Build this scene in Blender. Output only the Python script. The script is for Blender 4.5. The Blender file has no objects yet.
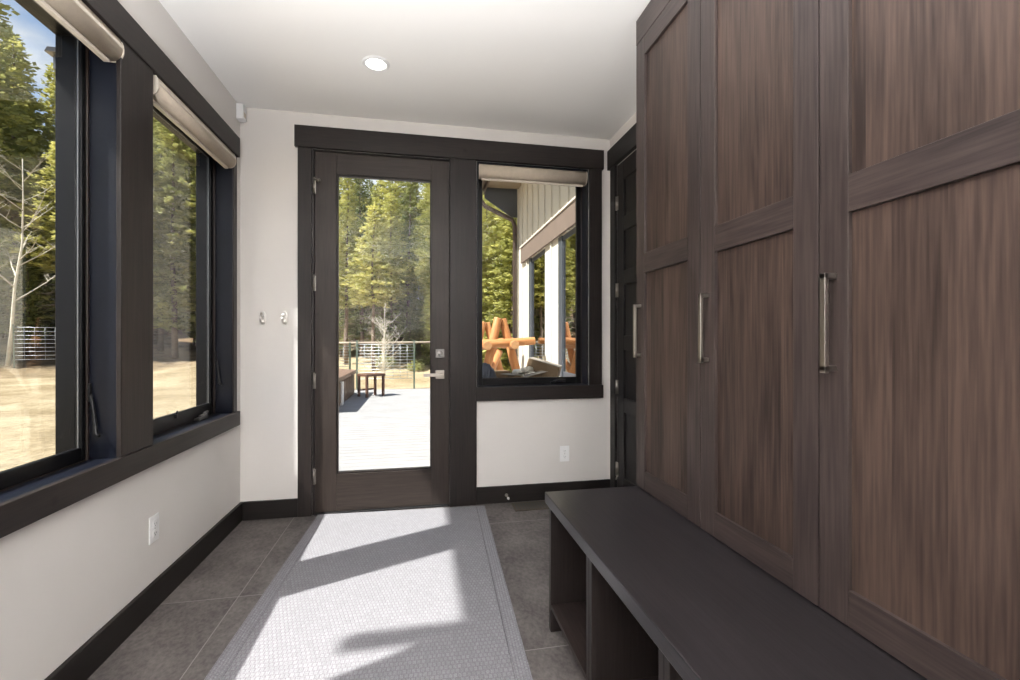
import bpy, bmesh, math, random
from mathutils import Vector, Matrix
random.seed(7)
SC = bpy.context.scene
COL = SC.collection

# ------------------------------------------------------------------ camera
H = 1.17
YAW = math.atan(91 / 463)
cd = bpy.data.cameras.new('camera'); cam = bpy.data.objects.new('camera', cd); COL.objects.link(cam)
cd.sensor_width = 36; cd.lens = 36 * 463 / 1020; cd.clip_start = 0.03; cd.clip_end = 400
cam.location = (0, 0, H); cam.rotation_euler = (math.radians(90), 0, -YAW)
SC.camera = cam

# ------------------------------------------------------------------ view + world + sun
vs = SC.view_settings
vs.view_transform = 'Standard'; vs.look = 'None'; vs.gamma = 1; vs.use_curve_mapping = False
vs.exposure = 0.0
W = bpy.data.worlds.new('world'); SC.world = W; W.use_nodes = True
nt = W.node_tree; nt.nodes.clear()
def N(nt, t, **k):
    n = nt.nodes.new(t)
    for a, b in k.items(): setattr(n, a, b)
    return n
out = N(nt, 'ShaderNodeOutputWorld'); bg = N(nt, 'ShaderNodeBackground'); tc = N(nt, 'ShaderNodeTexCoord')
sep = N(nt, 'ShaderNodeSeparateXYZ'); rmp = N(nt, 'ShaderNodeValToRGB')
nt.links.new(tc.outputs['Generated'], sep.inputs[0]); nt.links.new(sep.outputs['Z'], rmp.inputs[0])
e = rmp.color_ramp.elements
e[0].position = 0.0; e[0].color = (0.72, 0.80, 0.90, 1); e[1].position = 0.75; e[1].color = (0.16, 0.30, 0.62, 1)
k = e.new(0.3); k.color = (0.47, 0.62, 0.86, 1)
mp = N(nt, 'ShaderNodeMapping'); mp.inputs['Scale'].default_value = (3, 3, 7)
nz = N(nt, 'ShaderNodeTexNoise'); nz.inputs['Scale'].default_value = 1.6; nz.inputs['Detail'].default_value = 7
cr = N(nt, 'ShaderNodeValToRGB'); cr.color_ramp.elements[0].position = .47; cr.color_ramp.elements[1].position = .66
mx = N(nt, 'ShaderNodeMixRGB'); mx.inputs[2].default_value = (0.95, 0.96, 0.98, 1)
nt.links.new(tc.outputs['Generated'], mp.inputs[0]); nt.links.new(mp.outputs[0], nz.inputs[0])
nt.links.new(nz.outputs[0], cr.inputs[0]); nt.links.new(cr.outputs[0], mx.inputs[0])
nt.links.new(rmp.outputs[0], mx.inputs[1]); nt.links.new(mx.outputs[0], bg.inputs[0]); nt.links.new(bg.outputs[0], out.inputs[0])
bg.inputs[1].default_value = 1.15

SLOPE = 1.42; AZ = 0.425          # sun light travels (1, AZ, -SLOPE)
sl = bpy.data.lights.new('sun', 'SUN'); so = bpy.data.objects.new('sun', sl); COL.objects.link(so)
sl.energy = 13.5; sl.angle = math.radians(0.9); sl.color = (1.0, 0.97, 0.93)
so.rotation_euler = Vector((-1, -AZ, SLOPE)).to_track_quat('Z', 'Y').to_euler()
so.location = (-6, -3, 9)
FILL_W = 440; CAN_W = 14

# ------------------------------------------------------------------ materials
def new_mat(name):
    m = bpy.data.materials.new(name); m.use_nodes = True
    return m, m.node_tree, m.node_tree.nodes['Principled BSDF']
def srgb(r, g, b):
    f = lambda c: (c / 255 / 12.92) if c / 255 <= .04045 else ((c / 255 + .055) / 1.055) ** 2.4
    return (f(r), f(g), f(b), 1)
def plain(name, col, rough=.5, metal=0, noise=0, nscale=8, bump=0, bscale=60, spec=.5):
    m, t, b = new_mat(name)
    b.inputs['Base Color'].default_value = col; b.inputs['Roughness'].default_value = rough
    b.inputs['Metallic'].default_value = metal; b.inputs['Specular IOR Level'].default_value = spec
    tc = N(t, 'ShaderNodeTexCoord')
    if noise:
        n = N(t, 'ShaderNodeTexNoise'); n.inputs['Scale'].default_value = nscale; n.inputs['Detail'].default_value = 5
        r = N(t, 'ShaderNodeValToRGB'); r.color_ramp.elements[0].position = .3; r.color_ramp.elements[1].position = .7
        r.color_ramp.elements[0].color = tuple(c * (1 - noise) for c in col[:3]) + (1,)
        r.color_ramp.elements[1].color = tuple(min(1, c * (1 + noise)) for c in col[:3]) + (1,)
        t.links.new(tc.outputs['Object'], n.inputs[0]); t.links.new(n.outputs[0], r.inputs[0]); t.links.new(r.outputs[0], b.inputs['Base Color'])
    if bump:
        n = N(t, 'ShaderNodeTexNoise'); n.inputs['Scale'].default_value = bscale; n.inputs['Detail'].default_value = 4
        p = N(t, 'ShaderNodeBump'); p.inputs['Strength'].default_value = bump; p.inputs['Distance'].default_value = .01
        t.links.new(tc.outputs['Object'], n.inputs[0]); t.links.new(n.outputs[0], p.inputs['Height']); t.links.new(p.outputs[0], b.inputs['Normal'])
    return m
DARK = {'cabinet': .41, 'bench': .38, 'stained': .36, 'baseboard': .45, 'door': .46, 'dark': .46}
def wood(name, c1, c2, grain='z', rough=.42, strips=0, strip_axis='y', knots=False, spec=.5, contrast=1.0, gs=1.0):
    kf = DARK.get(name.split('_')[0], 1.0); c1 = tuple(q * kf for q in c1[:3]) + (1,); c2 = tuple(q * kf for q in c2[:3]) + (1,)
    m, t, b = new_mat(name); L = t.links
    b.inputs['Roughness'].default_value = rough; b.inputs['Specular IOR Level'].default_value = spec * .6
    tc = N(t, 'ShaderNodeTexCoord'); oi = N(t, 'ShaderNodeObjectInfo')
    off = N(t, 'ShaderNodeVectorMath', operation='SCALE'); off.inputs[0].default_value = (7.3, 3.1, 5.7)
    L.new(oi.outputs['Random'], off.inputs['Scale'])
    add = N(t, 'ShaderNodeVectorMath', operation='ADD'); L.new(tc.outputs['Object'], add.inputs[0]); L.new(off.outputs[0], add.inputs[1])
    src = add.outputs[0]; stripv = None
    if strips:
        sp = N(t, 'ShaderNodeSeparateXYZ'); L.new(src, sp.inputs[0])
        dv = N(t, 'ShaderNodeMath', operation='DIVIDE'); dv.inputs[1].default_value = strips; L.new(sp.outputs[strip_axis.upper()], dv.inputs[0])
        fl = N(t, 'ShaderNodeMath', operation='FLOOR'); L.new(dv.outputs[0], fl.inputs[0])
        wn = N(t, 'ShaderNodeTexWhiteNoise', noise_dimensions='1D'); L.new(fl.outputs[0], wn.inputs['W'])
        stripv = wn.outputs['Value']
        ad2 = N(t, 'ShaderNodeVectorMath', operation='ADD'); sc2 = N(t, 'ShaderNodeVectorMath', operation='SCALE'); sc2.inputs['Scale'].default_value = 9
        L.new(wn.outputs['Color'], sc2.inputs[0]); L.new(src, ad2.inputs[0]); L.new(sc2.outputs[0], ad2.inputs[1]); src = ad2.outputs[0]
    s = {'x': (1.2, 22, 22), 'y': (22, 1.2, 22), 'z': (22, 22, 1.2)}[grain]
    mp = N(t, 'ShaderNodeMapping'); mp.inputs['Scale'].default_value = tuple(q * gs for q in s); L.new(src, mp.inputs[0])
    n1 = N(t, 'ShaderNodeTexNoise'); n1.inputs['Scale'].default_value = 1; n1.inputs['Detail'].default_value = 4; n1.inputs['Distortion'].default_value = 1.6; L.new(mp.outputs[0], n1.inputs[0])
    s2 = {'x': (7, 170, 170), 'y': (170, 7, 170), 'z': (120, 120, 5)}[grain]
    mp2 = N(t, 'ShaderNodeMapping'); mp2.inputs['Scale'].default_value = s2; L.new(src, mp2.inputs[0])
    n2 = N(t, 'ShaderNodeTexNoise'); n2.inputs['Scale'].default_value = 1; n2.inputs['Detail'].default_value = 3; L.new(mp2.outputs[0], n2.inputs[0])
    ma = N(t, 'ShaderNodeMath', operation='MULTIPLY_ADD'); ma.inputs[1].default_value = .6; L.new(n2.outputs[0], ma.inputs[0])
    mm = N(t, 'ShaderNodeMath', operation='MULTIPLY'); mm.inputs[1].default_value = .4; L.new(n1.outputs[0], mm.inputs[0]); L.new(mm.outputs[0], ma.inputs[2])
    val = ma.outputs[0]
    if stripv is not None:
        m3 = N(t, 'ShaderNodeMath', operation='MULTIPLY_ADD'); m3.inputs[1].default_value = .16; L.new(stripv, m3.inputs[0])
        s3 = N(t, 'ShaderNodeMath', operation='SUBTRACT'); s3.inputs[1].default_value = .08; L.new(val, s3.inputs[0]); L.new(s3.outputs[0], m3.inputs[2]); val = m3.outputs[0]
    # cloudy stain variation
    n4 = N(t, 'ShaderNodeTexNoise'); n4.inputs['Scale'].default_value = 3.5; n4.inputs['Detail'].default_value = 2; L.new(src, n4.inputs[0])
    m4 = N(t, 'ShaderNodeMath', operation='MULTIPLY_ADD'); m4.inputs[1].default_value = .22; L.new(n4.outputs[0], m4.inputs[0])
    s4 = N(t, 'ShaderNodeMath', operation='SUBTRACT'); s4.inputs[1].default_value = .11; L.new(val, s4.inputs[0]); L.new(s4.outputs[0], m4.inputs[2]); val = m4.outputs[0]
    r = N(t, 'ShaderNodeValToRGB'); r.color_ramp.elements[0].position = .5 - .17 / contrast; r.color_ramp.elements[1].position = .5 + .17 / contrast
    r.color_ramp.elements[0].color = c1; r.color_ramp.elements[1].color = c2
    L.new(val, r.inputs[0]); colo = r.outputs[0]
    if knots:
        v = N(t, 'ShaderNodeTexVoronoi'); v.inputs['Scale'].default_value = 3.4; L.new(src, v.inputs[0])
        kr = N(t, 'ShaderNodeValToRGB'); kr.color_ramp.elements[0].position = .015; kr.color_ramp.elements[1].position = .07
        kr.color_ramp.elements[0].color = (.35, .3, .28, 1); kr.color_ramp.elements[1].color = (1, 1, 1, 1)
        mk = N(t, 'ShaderNodeMixRGB', blend_type='MULTIPLY'); mk.inputs[0].default_value = 1
        L.new(v.outputs['Distance'], kr.inputs[0]); L.new(colo, mk.inputs[1]); L.new(kr.outputs[0], mk.inputs[2]); colo = mk.outputs[0]
    L.new(colo, b.inputs['Base Color'])
    bp = N(t, 'ShaderNodeBump'); bp.inputs['Strength'].default_value = .12; bp.inputs['Distance'].default_value = .002
    L.new(n2.outputs[0], bp.inputs['Height']); L.new(bp.outputs[0], b.inputs['Normal'])
    return m
def emis(name, col, s):
    m = bpy.data.materials.new(name); m.use_nodes = True; t = m.node_tree; t.nodes.clear()
    o = N(t, 'ShaderNodeOutputMaterial'); q = N(t, 'ShaderNodeEmission'); q.inputs[0].default_value = col; q.inputs[1].default_value = s
    t.links.new(q.outputs[0], o.inputs[0]); return m
def glass(name, tint=(.97, .98, .97, 1), f0=.045):
    m = bpy.data.materials.new(name); m.use_nodes = True; t = m.node_tree; t.nodes.clear()
    o = N(t, 'ShaderNodeOutputMaterial'); tr = N(t, 'ShaderNodeBsdfTransparent'); gl = N(t, 'ShaderNodeBsdfGlossy'); ms = N(t, 'ShaderNodeMixShader')
    tr.inputs[0].default_value = tint; gl.inputs['Roughness'].default_value = .0
    lw = N(t, 'ShaderNodeLayerWeight'); lw.inputs[0].default_value = .5
    p = N(t, 'ShaderNodeMath', operation='POWER'); p.inputs[1].default_value = 5
    q = N(t, 'ShaderNodeMath', operation='MULTIPLY_ADD'); q.inputs[1].default_value = .75; q.inputs[2].default_value = f0
    t.links.new(lw.outputs['Facing'], p.inputs[0]); t.links.new(p.outputs[0], q.inputs[0]); t.links.new(q.outputs[0], ms.inputs[0])
    t.links.new(tr.outputs[0], ms.inputs[1]); t.links.new(gl.outputs[0], ms.inputs[2]); t.links.new(ms.outputs[0], o.inputs[0])
    return m

M = {}
M['wall'] = plain('wall_plaster', srgb(217, 213, 209), .85, noise=.015, nscale=3, bump=.25, bscale=7, spec=.2)
M['ceil'] = plain('ceiling_paint', srgb(246, 244, 241), .9, bump=.1, bscale=9, spec=.2)
TR1, TR2 = srgb(50, 44, 43), srgb(78, 68, 65)
M['trim_x'] = wood('stained_alder_x', TR1, TR2, 'x', .42, knots=True)
M['trim_y'] = wood('stained_alder_y', TR1, TR2, 'y', .42, knots=True)
M['trim_z'] = wood('stained_alder_z', TR1, TR2, 'z', .42, knots=True)
M['base_x'] = wood('baseboard_wood_x', srgb(38, 34, 33), srgb(56, 50, 48), 'x', .45)
M['base_y'] = wood('baseboard_wood_y', srgb(38, 34, 33), srgb(56, 50, 48), 'y', .45)
DR1, DR2 = srgb(60, 51, 47), srgb(86, 75, 69)
M['door_z'] = wood('door_alder_z', DR1, DR2, 'z', .42, knots=True)
M['door_x'] = wood('door_alder_x', DR1, DR2, 'x', .42, knots=True)
M['dark_z'] = wood('dark_door_z', srgb(40, 38, 38), srgb(60, 56, 55), 'z', .45)
M['dark_y'] = wood('dark_door_y', srgb(40, 38, 38), srgb(60, 56, 55), 'y', .45)
CB1, CB2 = srgb(72, 60, 58), srgb(108, 93, 88)
M['cab_z'] = wood('cabinet_oak_frame', srgb(70, 60, 59), srgb(106, 92, 88), 'z', .38, contrast=1)
M['cab_y'] = wood('cabinet_oak_rail', srgb(68, 58, 57), srgb(104, 90, 86), 'y', .38, contrast=1)
M['cab_panel'] = wood('cabinet_oak_panel', srgb(66, 53, 49), srgb(120, 99, 89), 'z', .4, strips=.098, contrast=1.0)
M['bench_top'] = wood('bench_top_oak', srgb(50, 46, 49), srgb(72, 67, 70), 'y', .3, contrast=1, spec=.8)
M['bench_side'] = wood('bench_side_oak', srgb(48, 41, 40), srgb(72, 63, 61), 'z', .45)
M['bench_shelf'] = wood('bench_shelf_oak', srgb(56, 46, 44), srgb(84, 71, 67), 'y', .45)
M['winframe'] = plain('window_frame_black', srgb(15, 15, 17), .35, noise=.1, spec=.25)
M['winjamb'] = plain('window_jamb_stain', srgb(15, 18, 28), .36, noise=.2, nscale=5, spec=.3)
M['winbrown'] = plain('window_stop_brown', srgb(40, 29, 24), .4)
M['gasket'] = plain('pane_spacer_grey', srgb(120, 122, 124), .35, metal=.6)
M['glass'] = glass('clear_glass', f0=.012)
M['glass_left'] = glass('window_glass', f0=.07)
M['glass_ext'] = glass('far_window_glass', tint=(.25, .28, .3, 1), f0=.5)
M['nickel'] = plain('satin_nickel', srgb(168, 162, 155), .3, 1.0)
M['chrome'] = plain('polished_chrome', srgb(225, 222, 218), .28, 1.0)
M['blackmetal'] = plain('black_metal', srgb(28, 28, 30), .35, .3)
M['pewter'] = plain('pewter_metal', srgb(130, 128, 126), .3, .9)
M['white'] = plain('white_plastic', srgb(236, 236, 236), .35)
M['slot'] = plain('dark_slot', srgb(70, 70, 72), .6)
M['fabric'] = plain('shade_fabric', srgb(188, 175, 158), .8, noise=.05, nscale=40, bump=.3, bscale=300)
M['fabric2'] = plain('shade_rail', srgb(206, 196, 182), .5)
M['lens'] = emis('lamp_lens', (1, .97, .92, 1), 12)
M['register'] = plain('bronze_register', srgb(78, 70, 58), .5, .4)

# floor tile
def floor_mat():
    m, t, b = new_mat('slate_tile'); L = t.links
    tc = N(t, 'ShaderNodeTexCoord'); sp = N(t, 'ShaderNodeSeparateXYZ'); L.new(tc.outputs['Object'], sp.inputs[0])
    def math_(op, a, bb=None, c=None):
        n = N(t, 'ShaderNodeMath', operation=op)
        for i, v in enumerate((a, bb, c)):
            if v is None: continue
            if isinstance(v, (int, float)): n.inputs[i].default_value = v
            else: L.new(v, n.inputs[i])
        return n.outputs[0]
    x = sp.outputs['X']; y = sp.outputs['Y']
    gx = math_('DIVIDE', math_('SUBTRACT', x, -.808), .585)
    colid = math_('FLOOR', gx)
    shift = math_('MULTIPLY', math_('GREATER_THAN', x, .362), .61)
    gy = math_('DIVIDE', math_('SUBTRACT', math_('ADD', y, shift), 2.31), 1.22)
    fx = math_('MULTIPLY', math_('ABSOLUTE', math_('SUBTRACT', gx, math_('ROUND', gx))), .585)
    fy = math_('MULTIPLY', math_('ABSOLUTE', math_('SUBTRACT', gy, math_('ROUND', gy))), 1.22)
    g = math_('LESS_THAN', math_('MINIMUM', fx, fy), .0019)
    cmb = N(t, 'ShaderNodeCombineXYZ'); L.new(colid, cmb.inputs[0]); L.new(math_('FLOOR', gy), cmb.inputs[1])
    wn = N(t, 'ShaderNodeTexWhiteNoise', noise_dimensions='3D'); L.new(cmb.outputs[0], wn.inputs[0])
    add = N(t, 'ShaderNodeVectorMath', operation='ADD'); L.new(tc.outputs['Object'], add.inputs[0]); L.new(wn.outputs['Color'], add.inputs[1])
    mp = N(t, 'ShaderNodeMapping'); mp.inputs['Scale'].default_value = (50, 34, 40); mp.inputs['Rotation'].default_value = (0, 0, .5); L.new(add.outputs[0], mp.inputs[0])
    n1 = N(t, 'ShaderNodeTexNoise'); n1.inputs['Scale'].default_value = 1.2; n1.inputs['Detail'].default_value = 8; n1.inputs['Roughness'].default_value = .65; L.new(mp.outputs[0], n1.inputs[0])
    n2 = N(t, 'ShaderNodeTexNoise'); n2.inputs['Scale'].default_value = 6; n2.inputs['Detail'].default_value = 6; L.new(add.outputs[0], n2.inputs[0])
    v = math_('ADD', math_('MULTIPLY', n1.outputs[0], .6), math_('MULTIPLY', n2.outputs[0], .4))
    r = N(t, 'ShaderNodeValToRGB'); r.color_ramp.elements[0].position = .36; r.color_ramp.elements[1].position = .66
    r.color_ramp.elements[0].color = srgb(70, 65, 64); r.color_ramp.elements[1].color = srgb(114, 108, 105); L.new(v, r.inputs[0])
    mx = N(t, 'ShaderNodeMixRGB'); mx.inputs[2].default_value = srgb(136, 133, 130); L.new(g, mx.inputs[0]); L.new(r.outputs[0], mx.inputs[1])
    L.new(mx.outputs[0], b.inputs['Base Color']); b.inputs['Roughness'].default_value = .62
    bp = N(t, 'ShaderNodeBump'); bp.inputs['Strength'].default_value = .25; bp.inputs['Distance'].default_value = .004; L.new(v, bp.inputs['Height']); L.new(bp.outputs[0], b.inputs['Normal'])
    return m
M['floor'] = floor_mat()
def rug_mat(border=False):
    m, t, b = new_mat('waffle_rug_border' if border else 'waffle_rug'); L = t.links
    tc = N(t, 'ShaderNodeTexCoord')
    br = N(t, 'ShaderNodeTexBrick'); br.offset = .5; br.inputs['Scale'].default_value = 1
    br.inputs['Brick Width'].default_value = .016; br.inputs['Row Height'].default_value = .022 if not border else .012; br.inputs['Mortar Size'].default_value = .0032
    br.inputs['Mortar Smooth'].default_value = 1
    br.inputs['Color1'].default_value = srgb(146, 145, 149); br.inputs['Color2'].default_value = srgb(138, 137, 141); br.inputs['Mortar'].default_value = srgb(126, 124, 129)
    mp = N(t, 'ShaderNodeMapping'); mp.inputs['Rotation'].default_value = (0, 0, math.radians(90) if border else 0)
    L.new(tc.outputs['Object'], mp.inputs[0]); L.new(mp.outputs[0], br.inputs[0])
    n = N(t, 'ShaderNodeTexNoise'); n.inputs['Scale'].default_value = 260; n.inputs['Detail'].default_value = 3; L.new(tc.outputs['Object'], n.inputs[0])
    r = N(t, 'ShaderNodeValToRGB'); r.color_ramp.elements[0].position = .35; r.color_ramp.elements[1].position = .65
    r.color_ramp.elements[0].color = (.66, .66, .66, 1); r.color_ramp.elements[1].color = (1.1, 1.1, 1.1, 1); L.new(n.outputs[0], r.inputs[0])
    mm = N(t, 'ShaderNodeMixRGB', blend_type='MULTIPLY'); mm.inputs[0].default_value = .8; L.new(br.outputs[0], mm.inputs[1]); L.new(r.outputs[0], mm.inputs[2])
    L.new(mm.outputs[0], b.inputs['Base Color']); b.inputs['Roughness'].default_value = .95; b.inputs['Specular IOR Level'].default_value = .1
    ad = N(t, 'ShaderNodeMath', operation='SUBTRACT'); ad.inputs[0].default_value = 1; L.new(br.outputs['Fac'], ad.inputs[1])
    bp = N(t, 'ShaderNodeBump'); bp.inputs['Strength'].default_value = .5; bp.inputs['Distance'].default_value = .002; L.new(ad.outputs[0], bp.inputs['Height']); L.new(bp.outputs[0], b.inputs['Normal'])
    return m
M['rug'] = rug_mat(); M['rug_edge'] = rug_mat(True)

# ------------------------------------------------------------------ mesh helpers
class MB:
    def __init__(s): s.v = []; s.f = []; s.sm = []
    def add(s, vs, fs, smooth=False):
        n = len(s.v); s.v += [tuple(v) for v in vs]; s.f += [tuple(i + n for i in f) for f in fs]; s.sm += [smooth] * len(fs); return s
    def box(s, x0, x1, y0, y1, z0, z1):
        if x0 > x1: x0, x1 = x1, x0
        if y0 > y1: y0, y1 = y1, y0
        if z0 > z1: z0, z1 = z1, z0
        vs = [(x0, y0, z0), (x1, y0, z0), (x1, y1, z0), (x0, y1, z0), (x0, y0, z1), (x1, y0, z1), (x1, y1, z1), (x0, y1, z1)]
        return s.add(vs, [(0, 3, 2, 1), (4, 5, 6, 7), (0, 1, 5, 4), (1, 2, 6, 5), (2, 3, 7, 6), (3, 0, 4, 7)])
    def tube(s, pts, rad, n=12, cap=True, smooth=True):
        pts = [Vector(p) for p in pts]; rs = rad if isinstance(rad, (list, tuple)) else [rad] * len(pts)
        vs = []; up = None
        for i, p in enumerate(pts):
            d = (pts[min(i + 1, len(pts) - 1)] - pts[max(i - 1, 0)]).normalized()
            if up is None:
                a = Vector((0, 0, 1)) if abs(d.z) < .9 else Vector((1, 0, 0)); up = d.cross(a).normalized()
            up = (up - d * up.dot(d)).normalized(); w = d.cross(up)
            for j in range(n):
                q = 2 * math.pi * j / n; vs.append(p + (up * math.cos(q) + w * math.sin(q)) * rs[i])
        fs = [(i * n + j, i * n + (j + 1) % n, (i + 1) * n + (j + 1) % n, (i + 1) * n + j) for i in range(len(pts) - 1) for j in range(n)]
        b = len(s.v); s.add(vs, fs, smooth)
        if cap:
            s.f += [tuple(b + j for j in range(n))[::-1], tuple(b + (len(pts) - 1) * n + j for j in range(n))]; s.sm += [False, False]
        return s
    def prism(s, prof, axis, a, b, smooth=False):
        """extrude a closed 2D outline along an axis; prof in the two other axes' order"""
        def P(u, v, w): return {'x': (w, u, v), 'y': (u, w, v), 'z': (u, v, w)}[axis]
        n = len(prof); vs = [P(u, v, a) for u, v in prof] + [P(u, v, b) for u, v in prof]
        s.add(vs, [(i, (i + 1) % n, n + (i + 1) % n, n + i) for i in range(n)], smooth)
        k = len(s.v) - 2 * n; s.f += [tuple(k + i for i in range(n))[::-1], tuple(k + n + i for i in range(n))]; s.sm += [False, False]
        return s
    def lathe(s, prof, c=(0, 0, 0), n=32, axis='z', smooth=True):
        vs = []
        for r, h in prof:
            for j in range(n):
                q = 2 * math.pi * j / n; a, b = r * math.cos(q), r * math.sin(q)
                p = {'z': (a, b, h), 'y': (a, h, b), 'x': (h, a, b)}[axis]
                vs.append((c[0] + p[0], c[1] + p[1], c[2] + p[2]))
        s.add(vs, [(i * n + j, i * n + (j + 1) % n, (i + 1) * n + (j + 1) % n, (i + 1) * n + j) for i in range(len(prof) - 1) for j in range(n)], smooth)
        return s
    def xf(s, mat):
        s.v = [tuple(mat @ Vector(v)) for v in s.v]; return s
    def build(s, name, mat, parent=None, bevel=0, seg=2, loc=None):
        me = bpy.data.meshes.new(name); me.from_pydata(s.v, [], s.f); me.validate()
        if len(me.polygons) == len(s.sm): me.polygons.foreach_set('use_smooth', s.sm)
        bm = bmesh.new(); bm.from_mesh(me); bmesh.ops.recalc_face_normals(bm, faces=bm.faces); bm.to_mesh(me); bm.free()
        o = bpy.data.objects.new(name, me); COL.objects.link(o); me.materials.append(mat)
        if parent: o.parent = parent
        if loc: o.location = loc
        if bevel:
            q = o.modifiers.new('bevel', 'BEVEL'); q.width = bevel; q.segments = seg; q.limit_method = 'ANGLE'; q.angle_limit = math.radians(50)
        return o
def tag(o, label=None, cat=None, group=None, kind=None):
    if label: o['label'] = label
    if cat: o['category'] = cat
    if group: o['group'] = group
    if kind: o['kind'] = kind
    return o
def empty(name, loc, rz=0, **k):
    o = bpy.data.objects.new(name, None); COL.objects.link(o); o.location = loc; o.rotation_euler = (0, 0, rz); o.empty_display_size = .1
    return tag(o, **k)
def copy_tree(o, parent=None):
    c = o.copy(); COL.objects.link(c); c.parent = parent
    for ch in [q for q in bpy.data.objects if q.parent == o]: copy_tree(ch, c)
    return c
def rot(o, x=0, y=0, z=0): o.rotation_euler = (x, y, z); return o

# ------------------------------------------------------------------ room dimensions
LX, RX, BY = -1.139, 1.415, 3.289
LXo, BYo = -1.335, 3.485
CZ = 2.684; REAR = -3.2
TH = .02
S = 'structure'

# ---- shell
tag(MB().box(LXo, RX + .18, REAR - .15, BYo, -.12, 0).build('floor', M['floor']), 'dark grey stone tile floor', 'floor', kind=S)
tag(MB().box(LXo, RX + .18, REAR - .15, BYo, CZ, CZ + .15).build('ceiling', M['ceil']), 'smooth white ceiling', 'ceiling', kind=S)
WZ0, WZ1 = .715, 2.34
A0, A1, B0, B1 = 1.21, 2.055, 2.262, 3.168
wl = MB()
wl.box(LXo, LX, REAR, BYo, 0, WZ0 - .02).box(LXo, LX, REAR, BYo, WZ1, CZ)
wl.box(LXo, LX, REAR, A0, WZ0 - .02, WZ1).box(LXo, LX, A1, B0, WZ0 - .02, WZ1).box(LXo, LX, B1, BYo, WZ0 - .02, WZ1)
tag(wl.build('wall_left', M['wall']), 'white plaster wall with two windows', 'wall', kind=S)
D0, D1, DZ = -.70, .213, 2.446
W0, W1 = .405, 1.245
wb = MB()
wb.box(LX, D0, BY, BYo, 0, CZ).box(D0, RX, BY, BYo, DZ, CZ).box(D1, W0, BY, BYo, 0, DZ).box(W0, W1, BY, BYo, 0, .82).box(W1, RX, BY, BYo, 0, DZ)
tag(wb.build('wall_back', M['wall']), 'white wall around the glazed door and window', 'wall', kind=S)
RD0, RD1 = 2.24, 3.155
wr = MB()
wr.box(RX, RX + .18, REAR, RD0, 0, CZ).box(RX, RX + .18, RD1, BYo, 0, CZ).box(RX, RX + .18, RD0, RD1, 2.44, CZ)
tag(wr.build('wall_right', M['wall']), 'white wall beside the dark panelled door', 'wall', kind=S)
tag(MB().box(LXo, RX + .18, REAR - .15, REAR, 0, CZ).build('wall_behind', M['wall']), 'white end wall', 'wall', kind=S)
# baseboards
tag(MB().box(LX, LX + .018, REAR, BY, 0, .12).build('baseboard_left', M['base_y'], bevel=.003), 'dark wooden baseboard under the left windows', 'baseboard', kind=S)
tag(MB().box(LX + .018, -.787, BY - .018, BY, 0, .12).box(.401, RX, BY - .018, BY, 0, .12).build('baseboard_back', M['base_x'], bevel=.003), 'dark wooden baseboard on the door wall', 'baseboard', kind=S)
# trims on back wall
tr = MB().box(-.805, 1.357, BY - .032, BY, DZ, 2.588)
tag(tr.build('trim_1', M['trim_x'], bevel=.003), 'dark header board across door and window', 'trim', kind=S)
tag(MB().box(-.787, D0, BY - TH, BY, 0, DZ).build('trim_2', M['trim_z'], bevel=.003), 'dark casing on the hinge side of the glazed door', 'trim', kind=S)
tag(MB().box(D1, .401, BY - TH - .003, BY, 0, DZ).build('trim_3', M['trim_z'], bevel=.003), 'wide dark mullion board between glazed door and window', 'trim', kind=S)
tag(MB().box(W1, 1.345, BY - TH, BY, .835, DZ).build('trim_4', M['trim_z'], bevel=.003), 'dark casing right of the back window', 'trim', kind=S)
# left trims
tag(MB().box(LX, LX + .024, .95, 3.218, WZ1 - .012, 2.452).build('trim_5', M['trim_y'], bevel=.003), 'long dark header board over the two left windows', 'trim', kind=S)
tag(MB().box(LX, LX + .018, 2.030, 2.25, WZ0 + .005, WZ1 - .013).build('trim_6', M['trim_z'], bevel=.003), 'wide brown post board between the two left windows', 'trim', kind=S)
tag(MB().box(LX, LX + .008, 3.158, 3.214, WZ0 + .005, WZ1 - .013).build('trim_7', M['trim_z'], bevel=.003), 'dark casing at the far end of the left windows', 'trim', kind=S)
tag(MB().box(LX, LX + .018, 1.0, A0, WZ0 + .005, WZ1 - .013).build('trim_8', M['trim_z'], bevel=.003), 'dark casing at the near end of the left windows', 'trim', kind=S)
tag(MB().box(LX, LX + .024, .98, 3.222, .630, WZ0 + .004).build('trim_9', M['trim_y'], bevel=.003), 'long dark sill apron under the two left windows', 'trim', kind=S)
# right-wall trims
tag(MB().box(RX - TH, RX, RD1, 3.236, 0, 2.44).build('trim_10', M['dark_z'], bevel=.002), 'dark casing on the hinge side of the panelled door', 'trim', kind=S)
tag(MB().box(RX - .03, RX, 2.1, 3.268, 2.44, 2.584).build('trim_11', M['dark_y'], bevel=.002), 'dark header board over the panelled door', 'trim', kind=S)

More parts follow.
